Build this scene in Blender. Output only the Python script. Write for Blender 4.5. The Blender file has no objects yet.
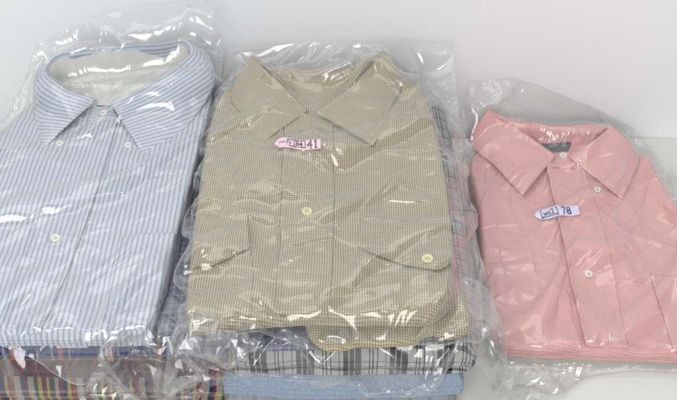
import bpy, bmesh, math, random
import numpy as np
from mathutils import Vector, Matrix
from mathutils.bvhtree import BVHTree

random.seed(7)
SC = bpy.context.scene
COL = SC.collection
R = math.radians

# ------------------------------------------------------------------ camera geometry
TH, CH, FPX = R(40.3), 0.809, 940.0


def at(u, v, z):
    """the point at height z that the photograph shows at (u, v)"""
    a = (u - 338.5) / FPX
    b = (200 - v) / FPX
    d = (a, math.cos(TH) + b * math.sin(TH), -math.sin(TH) + b * math.cos(TH))
    t = (z - CH) / d[2]
    return np.array((d[0] * t, d[1] * t, z))


def sstep(a, b, x):
    t = np.clip((x - a) / (b - a), 0, 1)
    return t * t * (3 - 2 * t)


def vnoise(x, y, seed=0):
    """smooth value noise in -1..1"""
    x = np.asarray(x, float); y = np.asarray(y, float)
    xi = np.floor(x).astype(np.int64); yi = np.floor(y).astype(np.int64)
    fx = x - xi; fy = y - yi
    fx = fx * fx * fx * (fx * (fx * 6 - 15) + 10); fy = fy * fy * fy * (fy * (fy * 6 - 15) + 10)

    def h(a, b):
        n = (a * 374761393 + b * 668265263 + seed * 974634777) & 0xffffffff
        n = ((n ^ (n >> 13)) * 1274126177) & 0xffffffff
        n = n ^ (n >> 16)
        return (n & 0xffff) / 32767.5 - 1
    return (h(xi, yi) * (1 - fx) + h(xi + 1, yi) * fx) * (1 - fy) + (h(xi, yi + 1) * (1 - fx) + h(xi + 1, yi + 1) * fx) * fy


def fbm(x, y, seed=0, o=3):
    r = 0; a = 1.0
    for k in range(o):
        r = r + a * vnoise(x * 2 ** k, y * 2 ** k, seed + k * 17); a *= .5
    return r


# ------------------------------------------------------------------ object helpers
def thing(name, label, cat, loc=(0, 0, 0), rotz=0.0, group=None):
    o = bpy.data.objects.new(name, None); COL.objects.link(o)
    o.location = loc; o.rotation_euler = (0, 0, rotz)
    o.empty_display_size = .02
    o['label'] = label; o['category'] = cat
    if group: o['group'] = group
    o['_m'] = [c for row in (Matrix.Translation(Vector(loc)) @ Matrix.Rotation(rotz, 4, 'Z')).inverted() for c in row]
    return o


def inv_of(o):
    m = np.array(list(o['_m'])).reshape(4, 4)
    return m


def top_of(o):
    while o is not None and '_m' not in o.keys():
        o = o.parent
    return o


def mesh_obj(name, V, F, mat, parent=None, UV=None, smooth=True, label=None):
    """one mesh object from world-space vertices"""
    V = np.asarray(V, float)
    t = top_of(parent)
    if t is not None:
        m = inv_of(t)
        V = V @ m[:3, :3].T + m[:3, 3]
    me = bpy.data.meshes.new(name)
    me.from_pydata(V.tolist(), [], [tuple(int(i) for i in f) for f in F])
    if UV is not None:
        UV = np.asarray(UV, np.float32)
        lay = me.uv_layers.new(name='UVMap')
        idx = np.zeros(len(me.loops), np.int32); me.loops.foreach_get('vertex_index', idx)
        lay.data.foreach_set('uv', UV[idx].astype(np.float32).ravel())
    if smooth:
        me.polygons.foreach_set('use_smooth', [True] * len(me.polygons))
    me.materials.append(mat)
    me.update()
    o = bpy.data.objects.new(name, me); COL.objects.link(o)
    if parent is not None: o.parent = parent
    if label: o['label'] = label
    return o


def grid_faces(n, m, off=0, wrap=False):
    i, j = np.meshgrid(np.arange(n - 1), np.arange(m if wrap else m - 1), indexing='ij')
    j2 = (j + 1) % m
    return np.stack([i * m + j, i * m + j2, (i + 1) * m + j2, (i + 1) * m + j], -1).reshape(-1, 4) + off


def resample(pts, n, closed=False, smooth=True):
    p = np.asarray(pts, float)
    if len(p) == 2 or not smooth:
        d = np.r_[0, np.cumsum(np.linalg.norm(np.diff(p, axis=0), axis=1))]
        s = np.linspace(0, d[-1], n)
        return np.stack([np.interp(s, d, p[:, k]) for k in range(p.shape[1])], 1)
    q = np.vstack([2 * p[0] - p[1], p, 2 * p[-1] - p[-2]])
    out = []
    for k in range(len(p) - 1):
        a, b, c, d = q[k], q[k + 1], q[k + 2], q[k + 3]
        t = np.linspace(0, 1, 24, endpoint=False)[:, None]
        out.append(.5 * (2 * b + (c - a) * t + (2 * a - 5 * b + 4 * c - d) * t ** 2 + (3 * b - a - 3 * c + d) * t ** 3))
    out = np.vstack(out + [p[-1:]])
    return resample(out, n, smooth=False)


def catmull_at(P, T, ts):
    """Catmull-Rom through points P at parameters T, evaluated at ts (componentwise, monotone parameters)"""
    P = np.asarray(P, float); T = np.asarray(T, float)
    n = len(T)
    m = np.zeros_like(P)
    for k in range(n):
        a, b = max(0, k - 1), min(n - 1, k + 1)
        m[k] = (P[b] - P[a]) / (T[b] - T[a])
    k = np.clip(np.searchsorted(T, ts, side='right') - 1, 0, n - 2)
    h = (T[k + 1] - T[k]); t = ((ts - T[k]) / h)[:, None]; h = h[:, None]
    return ((2 * t ** 3 - 3 * t ** 2 + 1) * P[k] + (t ** 3 - 2 * t ** 2 + t) * h * m[k]
            + (-2 * t ** 3 + 3 * t ** 2) * P[k + 1] + (t ** 3 - t ** 2) * h * m[k + 1])


def coons(front, back, left, right, n, m):
    """n rows front->back, m columns left->right"""
    f = resample(front, m); b = resample(back, m); l = resample(left, n); r = resample(right, n)
    l = l + np.linspace(0, 1, n)[:, None] * (b[0] - l[-1]) + (1 - np.linspace(0, 1, n)[:, None]) * (f[0] - l[0])
    r = r + np.linspace(0, 1, n)[:, None] * (b[-1] - r[-1]) + (1 - np.linspace(0, 1, n)[:, None]) * (f[-1] - r[0])
    s = np.linspace(0, 1, m)[None, :, None]; t = np.linspace(0, 1, n)[:, None, None]
    return ((1 - t) * f[None] + t * b[None] + (1 - s) * l[:, None] + s * r[:, None]
            - ((1 - s) * (1 - t) * f[0] + s * (1 - t) * f[-1] + (1 - s) * t * b[0] + s * t * b[-1]))


def seg_dist(P, poly):
    """distance of points P (k,2) to closed polyline"""
    d = np.full(len(P), 9.0)
    A = poly; B = np.roll(poly, -1, 0)
    for a, b in zip(A, B):
        ab = b - a; L = ab @ ab + 1e-12
        t = np.clip(((P - a) @ ab) / L, 0, 1)
        q = P - a - t[:, None] * ab
        d = np.minimum(d, np.sqrt((q ** 2).sum(1)))
    return d


# ------------------------------------------------------------------ folded cloth slab
def slab(name, front, back, left, right, z0, Tfun, edge, mat, parent, n=110, m=90, wr=None, layers=2, uvswap=False, bulge=.0012):
    """folded cloth: a Coons patch outline, a soft top with rounded edges and a side that shows folded layers"""
    P = coons(front, back, left, right, n, m)
    X, Y = P[..., 0], P[..., 1]
    ring = np.r_[P[0, :, :2], P[1:, -1, :2], P[-1, -2::-1, :2], P[-2:0:-1, 0, :2]]
    d = seg_dist(np.c_[X.ravel(), Y.ravel()], ring).reshape(n, m)
    t = np.linspace(0, 1, n)[:, None] * np.ones((1, m))
    s = np.ones((n, 1)) * np.linspace(0, 1, m)[None]
    T = Tfun(t, s)
    q = np.clip(1 - d / edge, 0, 1)
    e = np.minimum(edge * .8, T * .5)
    Z = z0 + T - e + e * np.sqrt(np.clip(1 - q * q, 0, 1))
    if wr is not None:
        Z = Z + wr(X, Y, t, s) * sstep(0, edge * 1.6, d)
    ii = np.arange(n * m).reshape(n, m)
    loop = np.r_[ii[0, :], ii[1:, -1], ii[-1, -2::-1], ii[-2:0:-1, 0]]
    V = [np.stack([X, Y, Z], -1).reshape(-1, 3)]
    m_ = inv_of(parent)
    lp = V[0].copy(); loc = lp @ m_[:3, :3].T + m_[:3, 3]
    UV = [loc[:, :2].copy()]
    RP = V[0][loop]; nx = np.roll(RP, -1, 0)[:, :2] - np.roll(RP, 1, 0)[:, :2]
    N = np.stack([nx[:, 1], -nx[:, 0]], 1); N /= np.linalg.norm(N, axis=1, keepdims=True) + 1e-9
    Nl = N @ m_[:2, :2].T
    K = 5 * layers
    zt = RP[:, 2]
    for k in range(1, K + 1):
        a = k / K
        z = zt + (z0 - zt) * a
        lobe = abs(math.sin(math.pi * a * layers)) ** .6
        ins = -.0008 + bulge * lobe - .003 * max(0, a - .85) / .15
        wob = .0009 * vnoise(RP[:, 0] * 35 + k * .2, RP[:, 1] * 35, 5)
        V.append(np.c_[RP[:, :2] + N * (ins + wob)[:, None] if np.ndim(ins + wob) else RP[:, :2], z])
        UV.append(UV[0][loop] + Nl * ((zt - z) * 1.05)[:, None])
    F = [grid_faces(n, m)]
    L = len(loop); prev = loop
    faces = F[0].tolist()
    for k in range(K):
        cur = n * m + k * L + np.arange(L)
        for i in range(L):
            j = (i + 1) % L
            faces.append((prev[j], prev[i], cur[i], cur[j]))
        prev = cur
    V = np.vstack(V); UV = np.vstack(UV)
    if uvswap: UV = UV[:, ::-1]
    return mesh_obj(name, V, faces, mat, parent, UV)


class Surf:
    """top height of already built meshes, by ray"""

    def __init__(self, objs):
        self.b = []
        dg = None
        for o in objs:
            me = o.data
            M = world_mat(o)
            vs = [M @ v.co for v in me.vertices]
            self.b.append(BVHTree.FromPolygons(vs, [tuple(p.vertices) for p in me.polygons]))

    def z(self, x, y, default=0.0):
        best = default
        for b in self.b:
            h = b.ray_cast(Vector((x, y, 1.0)), Vector((0, 0, -1)))
            if h[0] is not None: best = max(best, h[0].z)
        return best


def world_mat(o):
    t = top_of(o)
    if t is None: return Matrix.Identity(4)
    return Matrix.Translation(t.location) @ Matrix.Rotation(t.rotation_euler.z, 4, 'Z')


PATCHES = [0]


def patch(name, quad, surf, th, mat, parent, n=26, m=26, label=None, edge=.0012, uvswap=False, wr=0.0, lift=0.0, lip=(0.0, 0.0), stitch=.0045):
    """a layer of cloth of thickness th sewn on a surface; quad = front, back, left, right curves (xy).
    lift raises the free front edge, lip the left / right edge; a stitched groove runs inside the rim"""
    PATCHES[0] += 1
    P = coons(*[np.asarray(c)[:, :2] for c in quad], n, m)
    X, Y = P[..., 0], P[..., 1]
    Z = np.array([[surf.z(x, y) for x, y in zip(rx, ry)] for rx, ry in zip(X, Y)])
    ii = np.arange(n * m).reshape(n, m)
    loop = np.r_[ii[0, :], ii[1:, -1], ii[-1, -2::-1], ii[-2:0:-1, 0]]
    d = seg_dist(np.c_[X.ravel(), Y.ravel()], np.c_[X.ravel()[loop], Y.ravel()[loop]]).reshape(n, m)
    t = np.linspace(0, 1, n)[:, None]; s_ = np.linspace(0, 1, m)[None]
    up = lift * (1 - t) ** 2 + lip[0] * np.exp(-s_ / .16) + lip[1] * np.exp(-(1 - s_) / .16)
    up = up * (1 + .45 * vnoise(X * 40, Y * 40, PATCHES[0]))
    Zt = Z + th + up - th * .45 * np.exp(-((d - stitch) / .0011) ** 2)
    if wr: Zt = Zt + wr * fbm(X * 60, Y * 60, 3)
    Vt = np.stack([X, Y, Zt], -1).reshape(-1, 3)
    RP = Vt[loop]
    e = np.roll(RP, -1, 0)[:, :2] - np.roll(RP, 1, 0)[:, :2]
    N = np.stack([e[:, 1], -e[:, 0]], 1); N /= np.linalg.norm(N, axis=1, keepdims=True) + 1e-9
    mid = RP.copy(); mid[:, 2] -= th * .35; mid[:, :2] += N * edge * .5
    lo = RP.copy(); lo[:, :2] += N * edge * .4
    u = up.ravel()[loop] if np.ndim(up) else 0
    lo[:, 2] = np.where(u > .0004, RP[:, 2] - th * .8, Z.ravel()[loop] - .0015)
    V = np.vstack([Vt, mid, lo]); L = len(loop)
    m_ = inv_of(top_of(parent)); UV = (V @ m_[:3, :3].T + m_[:3, 3])[:, :2]
    rg = np.random.default_rng(PATCHES[0]); an = rg.normal(0, .012)
    UV = UV @ np.array(((math.cos(an), math.sin(an)), (-math.sin(an), math.cos(an)))) + rg.random(2) * .02
    faces = grid_faces(n, m).tolist()
    prev = loop
    for k in range(2):
        cur = n * m + k * L + np.arange(L)
        faces += [(prev[(i + 1) % L], prev[i], cur[i], cur[(i + 1) % L]) for i in range(L)]
        prev = cur
    if uvswap: UV = UV[:, ::-1]
    return mesh_obj(name, V, faces, mat, parent, UV, label=label)


def quadpx(f, b, l, r, z):
    return [[at(u, v, z) for u, v in c] for c in (f, b, l, r)]


# ------------------------------------------------------------------ collar
def collar(name, T, Fp, Lp, Sp, mat, parent, n=120, swap=False, puff=.0025, label=None):
    ts = np.linspace(0, 1, n)
    F = catmull_at(Fp, T, ts); L = catmull_at(Lp, T, ts); S = catmull_at(Sp, T, ts)
    rows = []
    M1, M2 = 30, 10
    up = np.array((0, 0, 1.0))
    tang = np.gradient(F, axis=0)
    out = L - F; out[:, 2] = 0; out /= np.linalg.norm(out, axis=1, keepdims=True) + 1e-9
    nrm = np.cross(tang, L - F); nrm /= np.linalg.norm(nrm, axis=1, keepdims=True) + 1e-9
    nrm *= np.sign(nrm[:, 2:3] + 1e-6)
    for k in range(M1):
        a = k / (M1 - 1)
        q = L + (F - L) * a + nrm * puff * math.sin(math.pi * a) * 1.0
        dl = np.minimum(np.linalg.norm(q - L, axis=1), np.minimum(np.linalg.norm(q - (L[0] + (F[0] - L[0]) * a), axis=1), np.linalg.norm(q - (L[-1] + (F[-1] - L[-1]) * a), axis=1)))
        q = q + nrm * (.0011 * fbm(ts * 9, np.full(n, a * 2.2), 9, 3) - .0007 * np.exp(-((dl - .0052) / .0012) ** 2))[:, None]
        rows.append(q)
    Fo = F + up * .0024 - out * .0028
    rows.append(Fo)
    for k in range(M2):
        a = (k + .6) / (M2 - 1 + .6)
        rows.append(F - out * .0055 + (S - F + out * .0055) * a)
    G = np.stack(rows, 0)                       # rows across, n along
    k = G.shape[0]
    arc = np.r_[0, np.cumsum(np.linalg.norm(np.diff(F, axis=0), axis=1))]
    acr = np.cumsum(np.r_[np.zeros((1, n)), np.linalg.norm(np.diff(G, axis=0), axis=2)], 0)
    acr = acr - acr[M1:M1 + 1]
    UV = np.stack([np.broadcast_to(arc, (k, n)), acr], -1).reshape(-1, 2)
    if swap: UV = UV[:, ::-1]
    o = mesh_obj(name, G.reshape(-1, 3), grid_faces(k, n), mat, parent, UV, label=label)
    md = o.modifiers.new('thick', 'SOLIDIFY'); md.thickness = .0013; md.offset = 0
    return o


def button(parent, c, nrm, r, mat, thread, label=None):
    prof = [(0, .0012), (.45, .0012), (.62, .0014), (.72, .0021), (.86, .0023), (.97, .0016), (1, .0007), (.9, .0001), (0, 0)]
    K = 28
    q = Vector(nrm).to_track_quat('Z', 'X').to_matrix()
    V = []; F = []
    for rr, z in prof:
        for k in range(K):
            a = 2 * math.pi * k / K
            V.append(Vector(c) + q @ Vector((rr * r * math.cos(a), rr * r * math.sin(a), z)))
    for i in range(len(prof) - 1):
        for k in range(K):
            F.append((i * K + k, i * K + (k + 1) % K, (i + 1) * K + (k + 1) % K, (i + 1) * K + k))
    o = mesh_obj('button', [tuple(v) for v in V], F, mat, parent, label=label)
    # four holes sewn through with thread
    V = []; F = []
    for sx in (-1, 1):
        for sy in (-1, 1):
            b = len(V)
            for k in range(8):
                a = 2 * math.pi * k / 8
                V.append(Vector(c) + q @ Vector((sx * r * .22 + r * .11 * math.cos(a), sy * r * .22 + r * .11 * math.sin(a), .00135)))
            F.append(tuple(range(b, b + 8)))
    for s in (-1, 1):
        b = len(V)
        for dx, dy, dz in ((-.24, -.06, .0014), (.24, -.06, .0014), (.24, .06, .0014), (-.24, .06, .0014), (-.2, 0, .0019), (.2, 0, .0019)):
            V.append(Vector(c) + q @ Vector((dx * r, s * r * .22 + dy * r, dz)))
        F += [(b, b + 1, b + 5, b + 4), (b + 2, b + 3, b + 4, b + 5)]
    mesh_obj('thread', [tuple(v) for v in V], F, M['hole'], o)
    return o


# ------------------------------------------------------------------ materials
def nt(name):
    m = bpy.data.materials.new(name); m.use_nodes = True
    t = m.node_tree; t.nodes.clear()
    o = t.nodes.new('ShaderNodeOutputMaterial')
    return m, t, o


class NB:
    def __init__(s, t): s.t = t

    def n(s, typ, **kw):
        x = s.t.nodes.new(typ)
        for k, v in kw.items():
            if hasattr(x, k): setattr(x, k, v)
        return x

    def put(s, sock, v):
        if hasattr(v, 'is_output') or isinstance(v, bpy.types.NodeSocket): s.t.links.new(v, sock)
        elif v is not None: sock.default_value = v

    def math(s, op, a, b=None, c=None, clamp=False):
        x = s.n('ShaderNodeMath', operation=op, use_clamp=clamp)
        s.put(x.inputs[0], a)
        if b is not None: s.put(x.inputs[1], b)
        if c is not None: s.put(x.inputs[2], c)
        return x.outputs[0]

    def mix(s, f, a, b, bt='MIX'):
        x = s.n('ShaderNodeMix', data_type='RGBA', blend_type=bt)
        s.put(x.inputs[0], f); s.put(x.inputs[6], a); s.put(x.inputs[7], b)
        return x.outputs[2]

    def noise(s, vec, scale, detail=2, rough=.5):
        x = s.n('ShaderNodeTexNoise'); s.put(x.inputs['Vector'], vec)
        x.inputs['Scale'].default_value = scale; x.inputs['Detail'].default_value = detail; x.inputs['Roughness'].default_value = rough
        return x.outputs[0]

    def ramp(s, f, stops, interp='LINEAR'):
        x = s.n('ShaderNodeValToRGB'); cr = x.color_ramp; cr.interpolation = interp
        while len(cr.elements) < len(stops): cr.elements.new(.5)
        for e, (p, c) in zip(cr.elements, stops):
            e.position = p; e.color = c if len(c) == 4 else (*c, 1)
        s.put(x.inputs[0], f)
        return x.outputs[0]

    def stripes(s, coord, period, stops, soft=.02, shift=0.0):
        """soft-edged repeating stripes: stops = [(start, colour), ...] over 0..1"""
        f = s.math('FRACT', s.math('ADD', s.math('DIVIDE', coord, period), shift))
        st = []
        for k, (p, c) in enumerate(stops):
            if k: st.append((max(0, p - soft), stops[k - 1][1])); st.append((min(1, p + soft), c))
            else: st.append((0.0, c))
        return s.ramp(f, st)


def srgb(r, g, b):
    f = lambda c: ((c / 255 + .055) / 1.055) ** 2.4 if c > 10 else c / 255 / 12.92
    return (f(r), f(g), f(b), 1)


def cloth(name, build, rough=.85, weave=.0009, bump=.25, sheen=.15):
    m, t, o = nt(name); b = NB(t)
    uv = b.n('ShaderNodeUVMap'); uv.uv_map = 'UVMap'
    geo = b.n('ShaderNodeNewGeometry')
    sep = b.n('ShaderNodeSeparateXYZ')
    # threads are never perfectly straight
    wv = b.n('ShaderNodeTexNoise'); b.put(wv.inputs['Vector'], uv.outputs[0]); wv.inputs['Scale'].default_value = 22; wv.inputs['Detail'].default_value = 2
    off = b.n('ShaderNodeVectorMath', operation='SCALE'); sub = b.n('ShaderNodeVectorMath', operation='SUBTRACT')
    t.links.new(wv.outputs['Color'], sub.inputs[0]); sub.inputs[1].default_value = (.5, .5, .5)
    t.links.new(sub.outputs[0], off.inputs[0]); off.inputs['Scale'].default_value = .0035
    add = b.n('ShaderNodeVectorMath', operation='ADD'); t.links.new(uv.outputs[0], add.inputs[0]); t.links.new(off.outputs[0], add.inputs[1])
    t.links.new(add.outputs[0], sep.inputs[0])
    u, v = sep.outputs[0], sep.outputs[1]
    col = build(b, u, v, add.outputs[0])
    mott = b.noise(uv.outputs[0], 900, 2)
    col = b.mix(.16, col, b.ramp(mott, [(.3, (.45, .45, .45)), (.7, (1, 1, 1))]), 'MULTIPLY')
    p = b.n('ShaderNodeBsdfPrincipled')
    b.put(p.inputs['Base Color'], col); p.inputs['Roughness'].default_value = rough
    p.inputs['Sheen Weight'].default_value = sheen; p.inputs['Sheen Roughness'].default_value = .5
    p.inputs['Specular IOR Level'].default_value = .15
    # weave and slight puckering
    wu = b.math('SINE', b.math('MULTIPLY', u, 2 * math.pi / weave)); wvv = b.math('SINE', b.math('MULTIPLY', v, 2 * math.pi / weave))
    hgt = b.math('ADD', b.math('MULTIPLY', wu, wvv), b.math('MULTIPLY', b.noise(uv.outputs[0], 160, 3), 3.0))
    bp = b.n('ShaderNodeBump'); bp.inputs['Strength'].default_value = bump; bp.inputs['Distance'].default_value = .0004
    b.put(bp.inputs['Height'], hgt); t.links.new(bp.outputs[0], p.inputs['Normal'])
    t.links.new(p.outputs[0], o.inputs[0])
    return m


def plain(name, col, rough=.5, spec=.4, noise_amt=.06, scale=60, sss=0):
    m, t, o = nt(name); b = NB(t)
    tc = b.n('ShaderNodeTexCoord')
    nz = b.noise(tc.outputs['Object'], scale, 4)
    c = b.mix(1.0, col, b.ramp(nz, [(.3, (1 - noise_amt,) * 3), (.7, (1, 1, 1))]), 'MULTIPLY')
    p = b.n('ShaderNodeBsdfPrincipled'); b.put(p.inputs['Base Color'], c)
    p.inputs['Roughness'].default_value = rough; p.inputs['Specular IOR Level'].default_value = spec
    t.links.new(p.outputs[0], o.inputs[0])
    return m


def film(name, refl=1.7, milk=.04, rough=.07, crinkle=.25):
    """clear polypropylene bag film: mostly see-through, mirror-like where it faces a light, faintly milky"""
    m, t, o = nt(name); b = NB(t)
    tc = b.n('ShaderNodeTexCoord')
    bp = b.n('ShaderNodeBump'); bp.inputs['Strength'].default_value = crinkle; bp.inputs['Distance'].default_value = .002
    v1 = b.n('ShaderNodeTexVoronoi', feature='F1'); b.put(v1.inputs['Vector'], tc.outputs['Object']); v1.inputs['Scale'].default_value = 55
    b.put(bp.inputs['Height'], b.math('ADD', b.math('MULTIPLY', b.noise(tc.outputs['Object'], 70, 3), .8), b.math('MULTIPLY', v1.outputs['Distance'], .35)))
    fr = b.n('ShaderNodeFresnel'); gg = b.n('ShaderNodeNewGeometry'); b.put(fr.inputs['IOR'], b.math('SUBTRACT', 1.5, b.math('MULTIPLY', gg.outputs['Backfacing'], 1.5 - 1 / 1.5))); t.links.new(bp.outputs[0], fr.inputs['Normal'])
    fac = b.math('MINIMUM', b.math('MULTIPLY', fr.outputs[0], refl), .5)
    tr = b.n('ShaderNodeBsdfTransparent'); tr.inputs[0].default_value = (.985, .985, .985, 1)
    gl = b.n('ShaderNodeBsdfGlossy'); gl.inputs['Roughness'].default_value = rough; gl.inputs[0].default_value = (.97, .97, .97, 1); t.links.new(bp.outputs[0], gl.inputs['Normal'])
    g2 = b.n('ShaderNodeBsdfGlossy'); g2.inputs['Roughness'].default_value = .32; g2.inputs[0].default_value = (.97, .97, .97, 1); t.links.new(bp.outputs[0], g2.inputs['Normal'])
    gm = b.n('ShaderNodeMixShader'); gm.inputs[0].default_value = .42; t.links.new(gl.outputs[0], gm.inputs[1]); t.links.new(g2.outputs[0], gm.inputs[2])
    df = b.n('ShaderNodeBsdfDiffuse'); df.inputs[0].default_value = (.85, .85, .85, 1)
    tl = b.n('ShaderNodeBsdfTranslucent'); tl.inputs[0].default_value = (.85, .85, .85, 1)
    m0 = b.n('ShaderNodeMixShader'); m0.inputs[0].default_value = .5; t.links.new(df.outputs[0], m0.inputs[1]); t.links.new(tl.outputs[0], m0.inputs[2])
    m1 = b.n('ShaderNodeMixShader')
    b.put(m1.inputs[0], b.math('MULTIPLY', b.ramp(b.noise(tc.outputs['Object'], 14, 3), [(.3, (.4, .4, .4)), (.75, (1.6, 1.6, 1.6))]), milk))
    t.links.new(tr.outputs[0], m1.inputs[1]); t.links.new(m0.outputs[0], m1.inputs[2])
    m2 = b.n('ShaderNodeMixShader'); b.put(m2.inputs[0], fac)
    t.links.new(m1.outputs[0], m2.inputs[1]); t.links.new(gm.outputs[0], m2.inputs[2])
    t.links.new(m2.outputs[0], o.inputs[0])
    return m


def m_blue(b, u, v, uv):
    w = srgb(199, 204, 211); bl = srgb(147, 160, 186)
    return b.stripes(u, .0054, [(0, w), (.34, bl), (.68, w)], .1)


def m_tan(b, u, v, uv):
    c = srgb(204, 196, 173); d = srgb(120, 104, 74)
    a = b.stripes(u, .0025, [(0, c), (.3, d), (.68, c)], .12)
    e = b.stripes(v, .0025, [(0, c), (.3, d), (.68, c)], .12)
    return b.mix(.9, a, e, 'DARKEN') if False else b.mix(.5, b.mix(.62, a, e, 'MULTIPLY'), b.mix(.5, a, e))


def m_pink(b, u, v, uv):
    c = srgb(236, 188, 185); d = srgb(204, 116, 118)
    a = b.stripes(u, .0019, [(0, c), (.35, d), (.65, c)], .12)
    e = b.stripes(v, .0019, [(0, c), (.35, d), (.65, c)], .12)
    return b.mix(.5, a, e)


def m_bw(b, u, v, uv):
    W = srgb(196, 197, 196); K = srgb(30, 31, 38); G = srgb(120, 122, 128)
    a = b.stripes(u, .046, [(0, K), (.11, W), (.135, K), (.23, W), (.25, K), (.38, W), (.55, K), (.575, W), (.62, K), (.65, W), (.72, K), (.745, W), (.9, G), (.93, W)], .006)
    e = b.stripes(v, .02, [(0, K), (.14, W), (.3, K), (.36, W), (.6, G), (.66, W)], .012)
    return b.mix(.6, b.mix(.34, a, e), b.mix(1.0, a, e, 'MULTIPLY'))


def m_grey(b, u, v, uv):
    g = srgb(108, 112, 132); L = srgb(158, 161, 176); D = srgb(66, 70, 92)
    a = b.stripes(u, .0085, [(0, g), (.3, L), (.42, g), (.7, D), (.85, g)], .03)
    e = b.stripes(v, .0085, [(0, g), (.3, L), (.42, g), (.7, D), (.85, g)], .03)
    return b.mix(.5, a, e)


def m_navy(b, u, v, uv):
    B = srgb(38, 52, 112); N = srgb(22, 26, 50); O = srgb(190, 112, 52); W = srgb(178, 186, 204)
    a = b.stripes(u, .048, [(0, B), (.3, N), (.42, W), (.46, N), (.56, O), (.66, N), (.78, W), (.81, B)], .012)
    e = b.stripes(v, .021, [(0, B), (.3, N), (.55, O), (.68, N), (.85, W), (.9, B)], .02, .2)
    return b.mix(.5, a, e)


def m_multi(b, u, v, uv):
    n = srgb(40, 46, 82); y = srgb(190, 170, 66); r = srgb(140, 36, 44); c = srgb(176, 168, 150); g = srgb(62, 78, 62); m = srgb(110, 40, 56)
    a = b.stripes(u, .064, [(0, n), (.09, y), (.14, r), (.24, c), (.34, n), (.42, r), (.46, c), (.56, g), (.62, y), (.68, m), (.76, y), (.8, g), (.89, c), (.95, r)], .006)
    e = b.stripes(v, .03, [(0, n), (.22, r), (.34, n), (.5, g), (.62, y), (.7, n), (.86, c), (.92, n)], .02)
    return b.mix(.42, a, e)


def m_maroon(b, u, v, uv):
    d = srgb(88, 50, 62); k = srgb(40, 34, 48); w = srgb(128, 112, 120)
    a = b.stripes(u, .03, [(0, d), (.4, k), (.6, d), (.8, w), (.84, d)], .02)
    e = b.stripes(v, .03, [(0, d), (.4, k), (.6, d)], .02)
    return b.mix(.4, a, e)


def m_denim(b, u, v, uv):
    c = b.ramp(b.noise(uv, 400, 3), [(.3, srgb(132, 146, 164)), (.7, srgb(160, 173, 190))])
    return b.mix(.3, c, b.stripes(u, .0022, [(0, srgb(150, 164, 182)), (.5, srgb(124, 140, 162))], .2))


def m_slate(b, u, v, uv):
    c = b.ramp(b.noise(uv, 300, 3), [(.3, srgb(128, 136, 146)), (.7, srgb(150, 158, 166))])
    return b.mix(.4, c, b.stripes(u, .02, [(0, srgb(150, 156, 160)), (.5, srgb(122, 128, 132)), (.7, srgb(160, 160, 150))], .05))


M = dict(
    blue=cloth('blue_stripe_cotton', m_blue), tan=cloth('tan_check_cotton', m_tan), pink=cloth('pink_oxford_cotton', m_pink, weave=.0012),
    bw=cloth('black_white_plaid', m_bw), grey=cloth('grey_blue_check', m_grey), navy=cloth('navy_orange_plaid', m_navy),
    multi=cloth('multicolour_stripe', m_multi), maroon=cloth('maroon_check', m_maroon), denim=cloth('pale_chambray', m_denim),
    slate=cloth('grey_twill', m_slate),
    btn_white=plain('pearl_button', srgb(238, 234, 226), .25, .5), btn_yellow=plain('yellow_button', srgb(222, 218, 158), .3, .5),
    btn_grey=plain('ivory_button', srgb(222, 222, 214), .3, .5),
    hole=plain('sewn_button_holes', srgb(120, 112, 92), .9, .1), thread=plain('sewing_thread', srgb(206, 196, 160), .9, .1), thread_w=plain('white_thread', srgb(225, 225, 225), .9, .1),
    card=plain('white_collar_card', srgb(208, 209, 205), .6, .3), card_beige=plain('beige_backing_card', srgb(206, 200, 180), .7, .2), dark=plain('neck_label_cloth', srgb(70, 80, 84), .8, .1),
    tag_pink=plain('pink_paper', srgb(244, 204, 218), .75, .2), tag_lilac=plain('lilac_paper', srgb(226, 220, 246), .75, .2),
    ink=plain('stamp_ink', srgb(58, 44, 60), .7, .2), ink_b=plain('blue_stamp_ink', srgb(66, 70, 110), .7, .2),
    staple=plain('clear_plastic_strip', srgb(232, 232, 232), .25, .5),
    film=film('clear_bag_film', 2.3, .036, .1, .08), film_crumpled=film('crumpled_bag_film', 2.4, .035, .08, .25), seam=film('bag_seam_film', 2.2, .14, .12, .1),
)

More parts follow.
